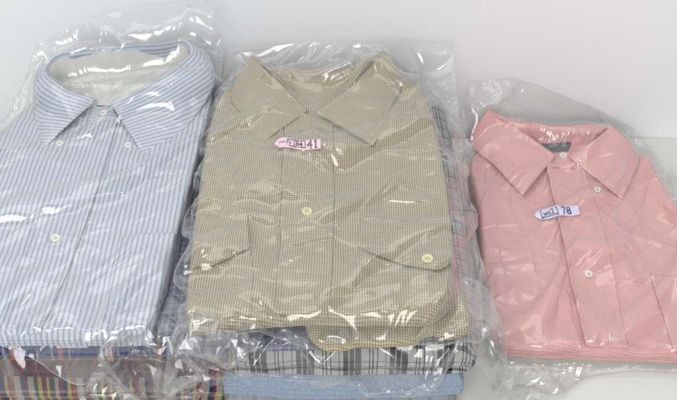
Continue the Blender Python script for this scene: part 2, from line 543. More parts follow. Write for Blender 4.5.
# ------------------------------------------------------------------ table and wall
def build_setting():
    m, t, o = nt('white_laminate'); b = NB(t); tc = b.n('ShaderNodeTexCoord')
    c = b.mix(b.noise(tc.outputs['Object'], 6, 4), srgb(206, 207, 204), srgb(214, 215, 211))
    p = b.n('ShaderNodeBsdfPrincipled'); b.put(p.inputs['Base Color'], c); p.inputs['Roughness'].default_value = .42; p.inputs['Specular IOR Level'].default_value = .4
    bp = b.n('ShaderNodeBump'); bp.inputs['Strength'].default_value = .06; bp.inputs['Distance'].default_value = .001
    b.put(bp.inputs['Height'], b.noise(tc.outputs['Object'], 240, 3)); t.links.new(bp.outputs[0], p.inputs['Normal']); t.links.new(p.outputs[0], o.inputs[0])
    bm = bmesh.new(); bmesh.ops.create_cube(bm, size=1)
    bmesh.ops.scale(bm, vec=(2.8, 1.35, .03), verts=bm.verts); bmesh.ops.translate(bm, vec=(0, .42, -.015), verts=bm.verts)
    bmesh.ops.bevel(bm, geom=bm.edges[:], offset=.004, segments=2, affect='EDGES')
    me = bpy.data.meshes.new('table'); bm.to_mesh(me); me.materials.append(m)
    ob = bpy.data.objects.new('table', me); COL.objects.link(ob); ob['kind'] = 'structure'; ob['label'] = 'plain white table surface the bagged shirts lie on'
    ob['category'] = 'table'
    m, t, o = nt('white_wall_paint'); b = NB(t); tc = b.n('ShaderNodeTexCoord')
    c = b.mix(b.noise(tc.outputs['Object'], 3, 4), srgb(232, 233, 235), srgb(238, 239, 241))
    p = b.n('ShaderNodeBsdfPrincipled'); b.put(p.inputs['Base Color'], c); p.inputs['Roughness'].default_value = .7
    bp = b.n('ShaderNodeBump'); bp.inputs['Strength'].default_value = .1; bp.inputs['Distance'].default_value = .001
    b.put(bp.inputs['Height'], b.noise(tc.outputs['Object'], 320, 3)); t.links.new(bp.outputs[0], p.inputs['Normal']); t.links.new(p.outputs[0], o.inputs[0])
    bm = bmesh.new(); r = bmesh.ops.create_cube(bm, size=1)['verts']
    bmesh.ops.scale(bm, vec=(3.2, .05, 3.0), verts=r); bmesh.ops.translate(bm, vec=(0, 0, .7), verts=r)
    me = bpy.data.meshes.new('wall'); bm.to_mesh(me); me.materials.append(m)
    ob = bpy.data.objects.new('wall', me); COL.objects.link(ob); ob['kind'] = 'structure'; ob['label'] = 'plain white wall behind the bagged shirts'
    ob['category'] = 'wall'
    ob.location = (.46, 1.0925 + .025, 0); ob.rotation_euler = (0, 0, R(-2.0))
    dk = bpy.data.objects
build_setting()


# ------------------------------------------------------------------ shirts
def wrinkle(amp, seed, dirs=None, ridge=1.0):
    def f(X, Y, t, s):
        w = amp * .9 * fbm(X * 16, Y * 11, seed, 2) + amp * .28 * fbm(X * 60, Y * 45, seed + 7, 2)
        for k in range(5):
            a = random.Random(seed * 10 + k).uniform(0, 3.14); q = X * math.cos(a) + Y * math.sin(a) + .02 * fbm(X * 12, Y * 12, seed + k, 2)
            w = w + amp * .45 * np.clip(1 - 2.2 * np.abs(vnoise(q * 20, (Y * math.cos(a) - X * math.sin(a)) * 7, seed + 60 + k)), 0, 1) ** 3 * sstep(-.1, .5, vnoise(X * 9, Y * 9, seed + 80 + k))
        for a, fr, ph, k in (dirs or [(.35, 30, 0, .35), (-.6, 24, 3, .3)]):
            q = X * math.cos(a) + Y * math.sin(a) + .012 * fbm(X * 14, Y * 14, seed + 31, 2)
            r = 1 - np.abs(vnoise(q * fr + ph, (Y * math.cos(a) - X * math.sin(a)) * 5, seed + 3))
            w = w + amp * k * ridge * r ** 5
        return w
    return f


ALL = []
def px(pts, z): return [at(u, v, z)[:2] for u, v in pts]


def simple_shirt(label, group, frontpx, zf, length, inset, z0, T, mat, layers, rotz=0, seed=1, leftpx=None, rightpx=None, cat='shirt', edge=None, name='folded_shirt', tail=None):
    f = np.array(px(frontpx, zf))
    c = f.mean(0)
    o = thing(name, label, cat, (c[0], c[1], z0), rotz, group)
    a = np.array((-math.sin(rotz), math.cos(rotz))); rr = np.array((math.cos(rotz), math.sin(rotz)))
    bl = f[0] + a * length + rr * inset; br = f[-1] + a * length - rr * inset
    back = [bl, br]
    left = px(leftpx, zf) if leftpx else [f[0], f[0] + a * .02 - rr * .001, f[0] + a * length * .6 + rr * inset * .3, bl]
    right = px(rightpx, zf) if rightpx else [f[-1], f[-1] + a * .02 + rr * .001, f[-1] + a * length * .6 - rr * inset * .3, br]
    if leftpx: back[0] = left[-1]
    if rightpx: back[-1] = right[-1]
    b = slab('shirt_body', f, back, left, right, z0, lambda t, s: T + .0012 * vnoise(s * 7, t * 5, seed) + 0 * t, edge or T * .5, mat, o, n=70, m=110, wr=wrinkle(.0012, seed), layers=layers, bulge=.003)
    ALL.append(b)
    return o, b


GL = 'shirts folded in the lower left pile'; GM = 'shirts folded in the lower middle pile'
simple_shirt('folded shirt with red, yellow, cream and navy vertical stripes, low in the left pile', GL, [(-120, 372), (-40, 374), (60, 375), (170, 375), (222, 370)], .062, .36, .01, 0.0, .062, M['multi'], 3, seed=2)
simple_shirt('dark maroon checked folded shirt squeezed between the navy plaid and multicoloured striped shirts', GL, [(-115, 356), (0, 357), (80, 359), (160, 358), (224, 354)], .092, .36, .01, .0625, .029, M['maroon'], 2, seed=3)
simple_shirt('royal blue and navy plaid folded shirt with orange lines under the blue striped shirt', GL, [(-112, 343), (0, 345), (100, 346), (180, 345), (224, 341)], .113, .37, .02, .092, .0205, M['navy'], 2, seed=4)
simple_shirt('plain grey folded shirt at the bottom of the middle pile', GM, [(226, 395), (300, 397), (380, 396), (455, 392)], .038, .36, .01, 0.0, .038, M['slate'], 2, seed=5)
simple_shirt('pale blue chambray folded shirt beneath the black and white plaid shirt', GM, [(224, 373), (300, 377), (400, 376), (462, 372)], .073, .37, .01, .0385, .0345, M['denim'], 3, seed=6)
simple_shirt('black and white plaid folded shirt in the middle pile above the chambray one', GM, [(229, 348), (300, 350), (400, 350), (460, 348), (474, 342), (478, 334)], .112, .39, .012, .0732, .0388, M['bw'], 2, seed=8, rightpx=[(478, 334), (474, 280), (467, 220), (458, 160), (444, 100)])
simple_shirt('grey blue small check folded shirt poking out left of the tan shirt', GM, [(157, 336), (200, 341), (260, 345), (320, 344), (360, 340)], .122, .38, .0, .1135, .0088, M['grey'], 1, seed=9,
             leftpx=[(157, 336), (172, 270), (190, 200), (203, 130), (213, 88), (216, 84)], rightpx=[(360, 340), (372, 250), (380, 150), (385, 84)])


def shirt_root(name, label, px_, z0, zt, rotz):
    p = at(*px_, zt)
    return thing(name, label, 'shirt', (p[0], p[1], z0), rotz)


# ---- tan check shirt
def tan_shirt():
    z0 = .1235
    o = shirt_root('folded_shirt', 'tan mini check folded shirt with open collar, flap pockets and yellow buttons', (290, 320), z0, .15, R(-1))
    zl = .137
    lo = slab('folded_back', px([(204, 306), (300, 308), (400, 308), (448, 292)], zl), px([(225, 100), (420, 100)], zl), px([(204, 306), (215, 200), (225, 100)], zl),
              px([(448, 292), (444, 240), (436, 180), (420, 100)], zl), z0, lambda t, s: .0135 + 0 * t, .004, M['tan'], o, layers=2, n=50, m=60)
    zc = .130
    ta = slab('shirt_tail', px([(308, 334), (318, 344), (334, 348), (360, 344), (390, 344), (420, 341)], zc), px([(300, 280), (430, 280)], zc), px([(308, 334), (304, 318), (300, 280)], zc),
              px([(420, 341), (426, 318), (430, 280)], zc), z0, lambda t, s: .0040 + .0095 * sstep(0, .55, t) + .0034 * sstep(.42, .47, s + .10 * t) + .0016 * vnoise(s * 9, t * 4, 4), .0028, M['tan'], o,
              wr=wrinkle(.0011, 12, [(.1, 46, 0, .9), (-.3, 60, 2, .6)]), layers=1, n=60, m=110, bulge=.0006)
    cu = slab('shirt_cuff', px([(408, 333), (416, 341), (432, 336), (446, 339), (456, 337), (470, 331), (474, 322)], zc), px([(428, 276), (452, 276)], zc), px([(408, 333), (418, 318), (428, 276)], zc),
              px([(474, 322), (462, 298), (452, 276)], zc), z0 + .004, lambda t, s: .0035 + .0075 * sstep(0, .6, t) + .011 * np.exp(-((s - .22) / .13) ** 2) * (1 - t) ** .7 * sstep(.02, .2, s) + .002 * vnoise(s * 5, t * 5, 8), .0028, M['tan'], o,
              wr=wrinkle(.0014, 14, [(.5, 50, 0, .9), (-.9, 44, 2, .6)]), layers=1, n=60, m=60, bulge=.0006)
    zb = .151
    body = slab('shirt_body', px([(184, 316), (188, 325), (196, 328), (230, 324), (310, 318), (400, 319), (432, 316), (452, 300)], zb),
                px([(242, 82), (300, 72), (360, 70), (400, 76)], zb), px([(184, 316), (190, 262), (197, 210), (208, 140), (222, 96), (242, 82)], zb),
                px([(452, 300), (454, 262), (450, 215), (440, 152), (428, 108), (418, 90), (400, 76)], zb), z0 + .0155,
                lambda t, s: .0105 + .008 * sstep(0, .5, t) * (1 - .3 * np.abs(s - .5)) + .0012 * vnoise(s * 8, t * 3, 71), .0035, M['tan'], o, n=150, m=120,
                wr=wrinkle(.0036, 21, [(.9, 22, 0, .5), (1.25, 26, 5, .5), (-.75, 20, 2, .4)]), layers=2)
    S = Surf([body])
    q = lambda pts: [at(u, v, zb + .004)[:2] for u, v in pts]
    pk = patch('placket', (q([(276, 313), (328, 313)]), q([(286, 120), (332, 118)]), q([(276, 313), (281, 240), (284, 160), (286, 120)]), q([(328, 313), (333, 240), (333, 160), (332, 118)])), S, .0018, M['tan'], o, 110, 26, lip=(.0022, .0004))
    pk2 = S
    pr_ = patch('chest_pocket', (q([(355, 313), (446, 300)]), q([(361, 226), (447, 228)]), q([(355, 313), (358, 260), (361, 226)]), q([(446, 300), (449, 260), (447, 228)])), S, .0014, M['tan'], o, 44, 40)
    S2 = Surf([body, pr_])
    fl = patch('pocket_flap', (q([(359, 246), (380, 256), (428, 273), (444, 271), (452, 266)]), q([(361, 218), (450, 218)]), q([(359, 246), (360, 232), (361, 218)]), q([(452, 266), (452, 240), (450, 218)])), S2, .0016, M['tan'], pr_, 34, 44, wr=.0006, lift=.0022)
    pl_ = patch('chest_pocket', (q([(194, 314), (250, 314)]), q([(199, 228), (247, 226)]), q([(194, 314), (196, 270), (199, 228)]), q([(250, 314), (252, 270), (247, 226)])), S, .0014, M['tan'], o, 44, 40)
    S3 = Surf([body, pl_])
    fl2 = patch('pocket_flap', (q([(192, 269), (212, 266), (249, 249)]), q([(200, 219), (247, 217)]), q([(192, 269), (197, 240), (200, 219)]), q([(249, 249), (248, 232), (247, 217)])), S3, .0016, M['tan'], pl_, 34, 40, wr=.0006, lift=.0028, lip=(0, .0012))
    # collar
    T = [0, .13, .28, .38, .5, .62, .72, .87, 1]
    zt = .157
    Fp = [at(305, 113, zt + .006), at(278, 86, zt + .016), at(250, 58, zt + .024), at(270, 68, zt + .02), at(314, 82, zt + .013), at(358, 68, zt + .02), at(385, 54, zt + .024), at(352, 90, zt + .016), at(318, 114, zt + .006)]
    Lp = [at(258, 147, zt + .001), at(243, 118, zt + .004), at(231, 92, zt + .002), at(252, 64, zt + .008), Fp[4] + np.array((0, .022, -.010)), at(378, 58, zt + .008), at(402, 78, zt + .003), at(388, 114, zt + .004), at(374, 147, zt + .001)]
    Sp = [at(307, 117, zt - .002), at(290, 104, zt), at(276, 92, zt - .002), at(288, 96, zt - .004), at(316, 104, zt - .005), at(346, 98, zt - .004), at(362, 88, zt - .002), at(340, 106, zt), at(318, 118, zt - .002)]
    cl = collar('collar', T, Fp, Lp, Sp, M['tan'], o, 150)
    bs = patch('collar_band', (q([(272, 150), (330, 146)]), q([(286, 122), (322, 120)]), q([(272, 150), (280, 134), (286, 122)]), q([(338, 146), (330, 132), (322, 120)])), Surf([body, pk]), .0012, M['tan'], o, 16, 22) if False else None
    SS = Surf([body, pk, pr_, fl, pl_, fl2])
    for (u, v, lab) in ((307, 214, None), (427, 264, None)):
        p = at(u, v, zb + .003); p[2] = SS.z(p[0], p[1]) + .0003
        button(o, p, (0.05, -.12, 1), .0058, M['btn_yellow'], M['thread'])
    p = at(302, 289, zb + .003)
    return o, body, SS, cl, lo


tan_o, tan_b, tan_S, tan_c, tan_lo = tan_shirt()
ALL += [tan_b, tan_c, tan_lo]


# ---- blue striped shirt
def blue_shirt():
    z0 = .1138
    o = shirt_root('folded_shirt', 'blue and white striped folded shirt with upright button-down collar on the left pile', (20, 335), z0, .131, R(-.6))
    zb = .140
    body = slab('shirt_body', [at(-115, 332, .131)[:2], at(-20, 334, .131)[:2], at(60, 335, .131)[:2], at(135, 335, .131)[:2], at(149, 331, .131)[:2], at(153, 325, .131)[:2]],
                px([(52, 84), (100, 74), (160, 72), (206, 80)], .15), [at(-115, 332, .131)[:2], at(-80, 250, .138)[:2], at(-28, 170, .145)[:2], at(16, 118, .148)[:2], at(36, 96, .15)[:2], at(52, 84, .15)[:2]],
                [at(153, 325, .131)[:2], at(168, 270, .136)[:2], at(190, 190, .142)[:2], at(208, 120, .147)[:2], at(212, 96, .15)[:2], at(206, 80, .15)[:2]], z0,
                lambda t, s: .0175 + .019 * sstep(0, .6, t), .006, M['blue'], o, n=150, m=130, wr=wrinkle(.0024, 33, [(.5, 14, 0, .5), (1.1, 18, 2, .35)]), layers=3)
    S = Surf([body])
    q = lambda pts, z=.142: [at(u, v, z)[:2] for u, v in pts]
    pk = patch('placket', (q([(-4, 333), (40, 333)], .131), q([(84, 124), (118, 124)], .15), [*q([(-4, 333)], .131), *q([(30, 240), (62, 170)], .142), *q([(84, 124)], .15)],
                           [*q([(42, 333)], .131), *q([(76, 250), (102, 185)], .142), *q([(118, 124)], .15)]), S, .0014, M['blue'], o, 110, 24, lip=(0, .0014))
    pc = patch('chest_pocket', (q([(97, 331), (146, 330)], .131), q([(121, 238), (186, 234)], .14), [*q([(97, 331)], .131), *q([(108, 290)], .136), *q([(121, 238)], .14)],
                                [*q([(152, 322)], .131), *q([(170, 280)], .136), *q([(186, 234)], .14)]), S, .0013, M['blue'], o, 40, 36)
    zt = .152
    T = [0, .09, .2, .3, .4, .5, .6, .7, .8, .9, 1]
    zr = .187
    Fp = [at(93, 103, zt + .010), at(64, 92, zt + .022), at(43, 74, zr - .006), at(52, 58, zr), at(80, 50, zr + .002), at(118, 47, zr + .002), at(158, 44, zr), at(187, 42, zr - .001), at(191, 58, zr - .006), at(150, 88, zt + .022), at(112, 106, zt + .010)]
    Lp = [at(40, 153, zt - .004), at(36, 124, zt - .002), at(33, 96, zt + .004), at(40, 78, zt + .006), Fp[4] + np.array((-.002, .016, -.03)), Fp[5] + np.array((0, .018, -.032)), Fp[6] + np.array((.002, .016, -.03)), Fp[7] + np.array((.018, .012, -.03)), at(214, 84, zt + .004), at(188, 126, zt - .002), at(148, 163, zt - .005)]
    Sp = []
    for k, (f, dz) in enumerate(zip(Fp, [.012, .02, .03, .034, .036, .036, .036, .034, .03, .02, .012])):
        c = at(118, 76, .17)
        d = (c - f); d[2] = 0; d /= np.linalg.norm(d)
        Sp.append(f + np.array((0, 0, -dz)) + d * .004)
    cl = collar('collar', T, Fp, Lp, Sp, M['blue'], o, 180, swap=True, puff=.004)
    # white stiffener ring inside the collar
    ts = np.linspace(.02, .98, 120)
    F = catmull_at(Fp, T, ts); c = at(118, 76, .17)
    d = c - F; d[:, 2] = 0; d /= np.linalg.norm(d, axis=1, keepdims=True)
    top = F + d * .0068 - np.array((0, 0, .002)) ; bot = F + d * .0100; bot[:, 2] = np.minimum(F[:, 2] - .012, zt - .004)
    G = np.stack([bot + (top - bot) * a for a in np.linspace(0, 1, 8)] + [top + d * .0009, bot + d * .0009])
    st = mesh_obj('collar_stiffener', G.reshape(-1, 3), grid_faces(10, 120), M['card'], o, label='white card band lining the inside of the upright collar')
    cen = np.array((*c[:2], zt + .0015))
    rg = np.stack([np.c_[bot[:, :2] + (cen[:2] - bot[:, :2]) * a, np.full(120, zt + .0015 + .003 * a)] for a in np.linspace(-.02, 1, 9)])
    mesh_obj('neck_card', rg.reshape(-1, 3), grid_faces(9, 120, wrap=True), M['card'], o, label='white card sheet lying inside the neck opening')
    # front curve of the card insert, and the neck card lying inside
    fr = catmull_at([at(50, 82, zt + .012), at(72, 84, zt + .020), at(105, 85, zt + .023), at(140, 84, zt + .020), at(168, 74, zt + .012)], [0, .25, .5, .75, 1], np.linspace(0, 1, 60))
    lo_ = fr.copy(); lo_[:, 1] -= .010; lo_[:, 2] = zt - .002
    G = np.stack([lo_ + (fr - lo_) * a for a in np.linspace(0, 1, 7)] + [fr + np.array((0, .0012, .0003)), lo_ + np.array((0, .006, 0))])
    mesh_obj('neck_card', G.reshape(-1, 3), grid_faces(9, 60), M['card'], o, label='curved white card insert standing in the neck opening')
    band = patch('collar_band', (q([(88, 124), (120, 124)], .15), q([(94, 104), (112, 106)], .158), [*q([(88, 124)], .15), *q([(94, 104)], .158)], [*q([(120, 124)], .15), *q([(112, 106)], .158)]), Surf([body, pk]), .003, M['blue'], o, 14, 14, uvswap=True)
    SS = Surf([body, pk, pc, band])
    for u, v, rr, z in ((55, 236, .0054, .142), (103, 112, .005, .155), (60, 144, .0046, .148), (128, 146, .0046, .148)):
        p = at(u, v, z + .003); p[2] = SS.z(p[0], p[1]) + .0004
        button(o, p, (-.05, -.1, 1), rr, M['btn_grey'], M['thread_w'])
    return o, body, SS, cl, st


blue_o, blue_b, blue_S, blue_c, blue_st = blue_shirt()
ALL += [blue_b, blue_c, blue_st]


# ---- pink shirt
def pink_shirt():
    z0 = .0052
    o = shirt_root('folded_shirt', 'pink folded button-down shirt with white buttons lying alone on the white table', (590, 358), z0, .02, R(-4.5))
    zh, zn = .021, .036
    zm = .030
    body = slab('shirt_body', [at(488, 330, zh)[:2], at(496, 344, zh)[:2], at(510, 348, zh)[:2], at(548, 350.5, zh)[:2], at(582, 350.5, zh)[:2], at(600, 352.5, zh)[:2], at(640, 353, zh)[:2], at(680, 355, zh)[:2], at(742, 355, zh)[:2], at(752, 343, zh)[:2]],
                px([(476, 146), (520, 134), (590, 138), (632, 152)], zn), [at(488, 330, zh)[:2], at(484, 290, .026)[:2], at(478, 220, zm)[:2], at(470, 168, zn)[:2], at(476, 146, zn)[:2]],
                [at(752, 343, zh)[:2], at(722, 290, .026)[:2], at(690, 230, zm)[:2], at(660, 178, zn)[:2], at(650, 160, zn)[:2], at(632, 152, zn)[:2]], z0,
                lambda t, s: .0145 + .016 * sstep(0, .6, t) + .0016 * vnoise(s * 7, t * 3, 77), .0045, M['pink'], o, n=150, m=130, wr=wrinkle(.0032, 51, [(.8, 20, 0, .6), (-.5, 18, 2, .5)]), layers=2)
    slab('backing_card', px([(502, 350), (522, 357), (600, 360), (680, 363), (742, 363)], .004), px([(500, 170), (625, 170)], .004), px([(502, 350), (500, 170)], .004),
         px([(742, 363), (625, 170)], .004), .0012, lambda t, s: .0032 + 0 * t, .0015, M['card_beige'], o, n=30, m=40, layers=1, bulge=.0003)
    S = Surf([body])
    def q(pts): return [at(u, v, zh + (360 - v) / 210 * (zn - zh))[:2] for u, v in pts]
    pk = patch('placket', (q([(585, 348), (628, 349)]), q([(545, 168), (583, 168)]), q([(585, 348), (572, 290), (558, 225), (545, 168)]), q([(628, 349), (614, 280), (598, 220), (583, 168)])), S, .0018, M['pink'], o, 110, 26, lip=(.0048, .0004))
    pc = patch('chest_pocket', (q([(674, 352), (738, 351)]), q([(650, 276), (706, 280)]), q([(674, 352), (664, 318), (650, 276)]), q([(738, 351), (724, 318), (706, 280)])), S, .0014, M['pink'], o, 40, 34, lip=(.0022, 0))
    # folded front panel edge: the shirt front on the wearer's right tucks under the placket
    T = [0, .13, .28, .39, .5, .61, .72, .87, 1]
    zt = .038
    Fp = [at(554, 158, zt + .008), at(520, 134, zt + .018), at(487, 112, zt + .026), at(512, 122, zt + .026), at(556, 128, zt + .022), at(596, 130, zt + .024), at(613, 128, zt + .026), at(592, 146, zt + .016), at(571, 159, zt + .008)]
    Lp = [at(523, 196, zt - .001), at(494, 166, zt + .001), at(470, 140, zt + .002), at(494, 118, zt + .008), Fp[4] + np.array((0, .02, -.014)), at(606, 126, zt + .01), at(637, 154, zt + .002), at(632, 178, zt + .001), at(622, 200, zt - .001)]
    Sp = [at(556, 163, zt - .001), at(540, 156, zt - .002), at(520, 146, zt - .004), at(536, 148, zt - .006), at(558, 150, zt - .006), at(580, 150, zt - .006), at(596, 146, zt - .004), at(584, 156, zt - .002), at(569, 164, zt - .001)]
    cl = collar('collar', T, Fp, Lp, Sp, M['pink'], o, 150)
    band = patch('collar_band', (q([(546, 172), (584, 172)]), q([(552, 156), (574, 157)]), q([(546, 172), (552, 156)]), q([(584, 172), (574, 157)])), Surf([body, pk]), .004, M['pink'], o, 12, 16, uvswap=True)
    SI = Surf([body])
    lab = patch('neck_label', (q([(544, 155), (566, 156)]), q([(538, 147), (570, 148)]), q([(544, 155), (538, 147)]), q([(566, 156), (570, 148)])), SI, .0045, M['dark'], o, 8, 12, label='dark woven neck label inside the collar')
    SS = Surf([body, pk, pc, band])
    for u, v, rr in ((562, 161, .0052), (588, 276, .0052)):
        p = np.r_[q([(u, v)])[0], 0]; p[2] = SS.z(p[0], p[1]) + .0004
        button(o, p, (.1, -.1, 1), rr, M['btn_white'], M['thread_w'])
    p = at(598, 187, zt + .004); p[2] = SS.z(p[0], p[1]) + .001
    button(o, p, (.1, -.1, 1), .0046, M['btn_white'], M['thread_w'])
    return o, body, SS, cl


pink_o, pink_b, pink_S, pink_c = pink_shirt()
ALL += [pink_b, pink_c]


# ------------------------------------------------------------------ paper tags with stamped writing
def tag(parent, surf, c0, c1, hgt, z, paper, ink, text, label, lift=.0016, boxed=None):
    """paper strip from pixel c0 (pointed end) to c1"""
    a = at(*c0, z)[:2]; b = at(*c1, z)[:2]
    ax = (b - a); L = np.linalg.norm(ax); ax /= L; ay = np.array((-ax[1], ax[0]))
    zs = np.array([max(surf.z(*(a + ax * L * f + ay * g)) for g in (-hgt / 2, 0, hgt / 2)) for f in np.linspace(0, 1, 31)])
    zs = np.array([zs[max(0, k - 3):k + 4].max() for k in range(31)])
    for _ in range(6): zs = np.convolve(np.pad(zs, 2, mode='edge'), [.1, .2, .4, .2, .1], 'valid')
    xs = np.linspace(0, L, 31)
    def S(x, y, dz=0.0):
        p = a + ax * x + ay * y
        cc = float(np.interp(x, xs, zs))
        wav = .0011 * math.sin(x / L * 7) + .001 * (2 * x / L - 1) ** 2
        return (p[0], p[1], cc + lift + wav + .16 * y + dz)
    n, m = 30, 6
    V = []
    for i in range(n):
        x = L * i / (n - 1)
        w = hgt / 2 * min(1, .12 + x / (L * .13))
        for j in range(m):
            V.append(S(x, (2 * j / (m - 1) - 1) * w))
    o = mesh_obj('paper_tag', V, grid_faces(n, m), paper, parent, label=label)
    md = o.modifiers.new('thick', 'SOLIDIFY'); md.thickness = .00025; md.offset = 1
    verts = []; faces = []
    for txt, x0, size, y0 in text:
        cu = bpy.data.curves.new('t', 'FONT'); cu.body = txt; cu.size = size; cu.align_x = 'LEFT'; cu.resolution_u = 3; cu.offset = size * .012
        to = bpy.data.objects.new('t', cu); COL.objects.link(to)
        dg = bpy.context.evaluated_depsgraph_get(); me = bpy.data.meshes.new_from_object(to.evaluated_get(dg))
        k = len(verts)
        for v in me.vertices: verts.append(S(x0 * L + v.co.x, y0 * hgt + v.co.y * 1.4, .0006))
        faces += [tuple(k + i for i in p.vertices) for p in me.polygons]
        bpy.data.objects.remove(to); bpy.data.curves.remove(cu); bpy.data.meshes.remove(me)
    def bar(x0, y0, x1, y1, w):
        d = np.array((x1 - x0, y1 - y0)); ln = np.linalg.norm(d); nn = np.array((-d[1], d[0])) / ln * w / 2
        k0 = len(verts); ns = 8
        for i in range(ns + 1):
            p = np.array((x0, y0)) + d * i / ns
            verts.append(S(*(p + nn), .0006)); verts.append(S(*(p - nn), .0006))
        for i in range(ns): faces.append((k0 + 2 * i, k0 + 2 * i + 1, k0 + 2 * i + 3, k0 + 2 * i + 2))
    for s in boxed or []: bar(s[0] * L, s[1] * hgt, s[2] * L, s[3] * hgt, hgt * .07)
    mesh_obj('lettering', verts, faces, ink, o, smooth=False)
    return o


tag(tan_o, tan_S, (275, 151), (321, 150), .0155, .157, M['tag_pink'], M['ink'],
    [('s', .31, .007, -.2), ('(84', .40, .0082, -.24), ('41', .69, .0138, -.42)], 'small pink paper laundry tag stamped 41',
    boxed=[(.885, .36, .852, .2), (.855, -.4, .915, -.4), (.08, .0, .24, .04), (.29, .3, .66, .36), (.29, -.34, .66, -.3), (.66, .36, .66, -.3), (.29, .3, .27, -.1)])
tag(pink_o, pink_S, (534, 217), (578, 214), .0165, .034, M['tag_lilac'], M['ink_b'],
    [('[', .13, .0098, -.24), ('ws2', .2, .0084, -.2), (']', .47, .0098, -.24), ('78', .60, .0125, -.36)], 'small lilac paper laundry tag stamped 78', boxed=[(.14, -.3, .5, -.32)])


# white size strips / staples on the cloth
def strip(parent, surf, p0, p1, z, w=.0018):
    a = at(*p0, z); b = at(*p1, z); V = []
    d = (b - a)[:2]; d /= np.linalg.norm(d); nn = np.array((-d[1], d[0])) * w / 2
    for k in range(9):
        p = a + (b - a) * k / 8
        for s in (-1, 1):
            x, y = p[0] + nn[0] * s, p[1] + nn[1] * s
            V.append((x, y, surf.z(x, y) + .0012))
    o = mesh_obj('pin', V, grid_faces(9, 2), M['staple'], parent)
    md = o.modifiers.new('thick', 'SOLIDIFY'); md.thickness = .0008
    return o
strip(pink_o, pink_S, (609, 333), (610, 344), .024)


# ------------------------------------------------------------------ bag film: a small thin-sheet simulation
HX0, HY0, HD = -.56, .46, .002
HNX, HNY = 540, 325


def raster(objs):
    Hh = np.zeros((HNY, HNX), np.float32)
    for o in objs:
        M_ = world_mat(o)
        dg = bpy.context.evaluated_depsgraph_get()
        me = o.evaluated_get(dg).to_mesh()
        n = len(me.vertices); co = np.zeros(n * 3, np.float32); me.vertices.foreach_get('co', co); co = co.reshape(-1, 3)
        mm = np.array(M_); co = co @ mm[:3, :3].T + mm[:3, 3]
        b = BVHTree.FromPolygons([tuple(c) for c in co], [tuple(p.vertices) for p in me.polygons])
        x0, y0 = co.min(0)[:2]; x1, y1 = co.max(0)[:2]
        for j in range(max(0, int((y0 - HY0) / HD)), min(HNY, int((y1 - HY0) / HD) + 2)):
            for i in range(max(0, int((x0 - HX0) / HD)), min(HNX, int((x1 - HX0) / HD) + 2)):
                h = b.ray_cast(Vector((HX0 + i * HD, HY0 + j * HD, 1)), Vector((0, 0, -1)))
                if h[0] is not None and h[0].z > Hh[j, i]: Hh[j, i] = h[0].z
        o.evaluated_get(dg).to_mesh_clear()
    return Hh


def blur(A, k=1):
    for _ in range(k):
        P = np.pad(A, 1, mode='edge')
        A = (P[:-2, 1:-1] + P[2:, 1:-1] + 2 * P[1:-1, 1:-1]) / 4
        P = np.pad(A, 1, mode='edge')
        A = (P[1:-1, :-2] + P[1:-1, 2:] + 2 * P[1:-1, 1:-1]) / 4
    return A


def tent(A, slope):
    """the film hangs off an edge no steeper than slope"""
    A = A.copy(); d1 = slope * HD; d2 = slope * HD * 1.4142
    for _ in range(70):
        P = np.pad(A, 1, mode='edge')
        B = np.maximum.reduce([A, P[:-2, 1:-1] - d1, P[2:, 1:-1] - d1, P[1:-1, :-2] - d1, P[1:-1, 2:] - d1, P[:-2, :-2] - d2, P[2:, 2:] - d2, P[:-2, 2:] - d2, P[2:, :-2] - d2])
        if np.abs(B - A).max() < 1e-6: break
        A = B
    return A


def samp(A, x, y):
    fx = np.clip((x - HX0) / HD, 0, HNX - 1.001); fy = np.clip((y - HY0) / HD, 0, HNY - 1.001)
    i = fx.astype(np.int32); j = fy.astype(np.int32); a = fx - i; b = fy - j
    return (A[j, i] * (1 - a) + A[j, i + 1] * a) * (1 - b) + (A[j + 1, i] * (1 - a) + A[j + 1, i + 1] * a) * b


def up2(P):
    n, m = P.shape[:2]
    Q = np.zeros((2 * n - 1, 2 * m - 1, 3), P.dtype)
    Q[::2, ::2] = P; Q[1::2, ::2] = (P[1:] + P[:-1]) / 2; Q[:, 1::2] = (Q[:, 2::2] + Q[:, :-2:2]) / 2
    return Q


def dil(A):
    P = np.pad(A, 1, mode='edge')
    return np.maximum.reduce([P[a:a + A.shape[0], b:b + A.shape[1]] for a in range(3) for b in range(3)])


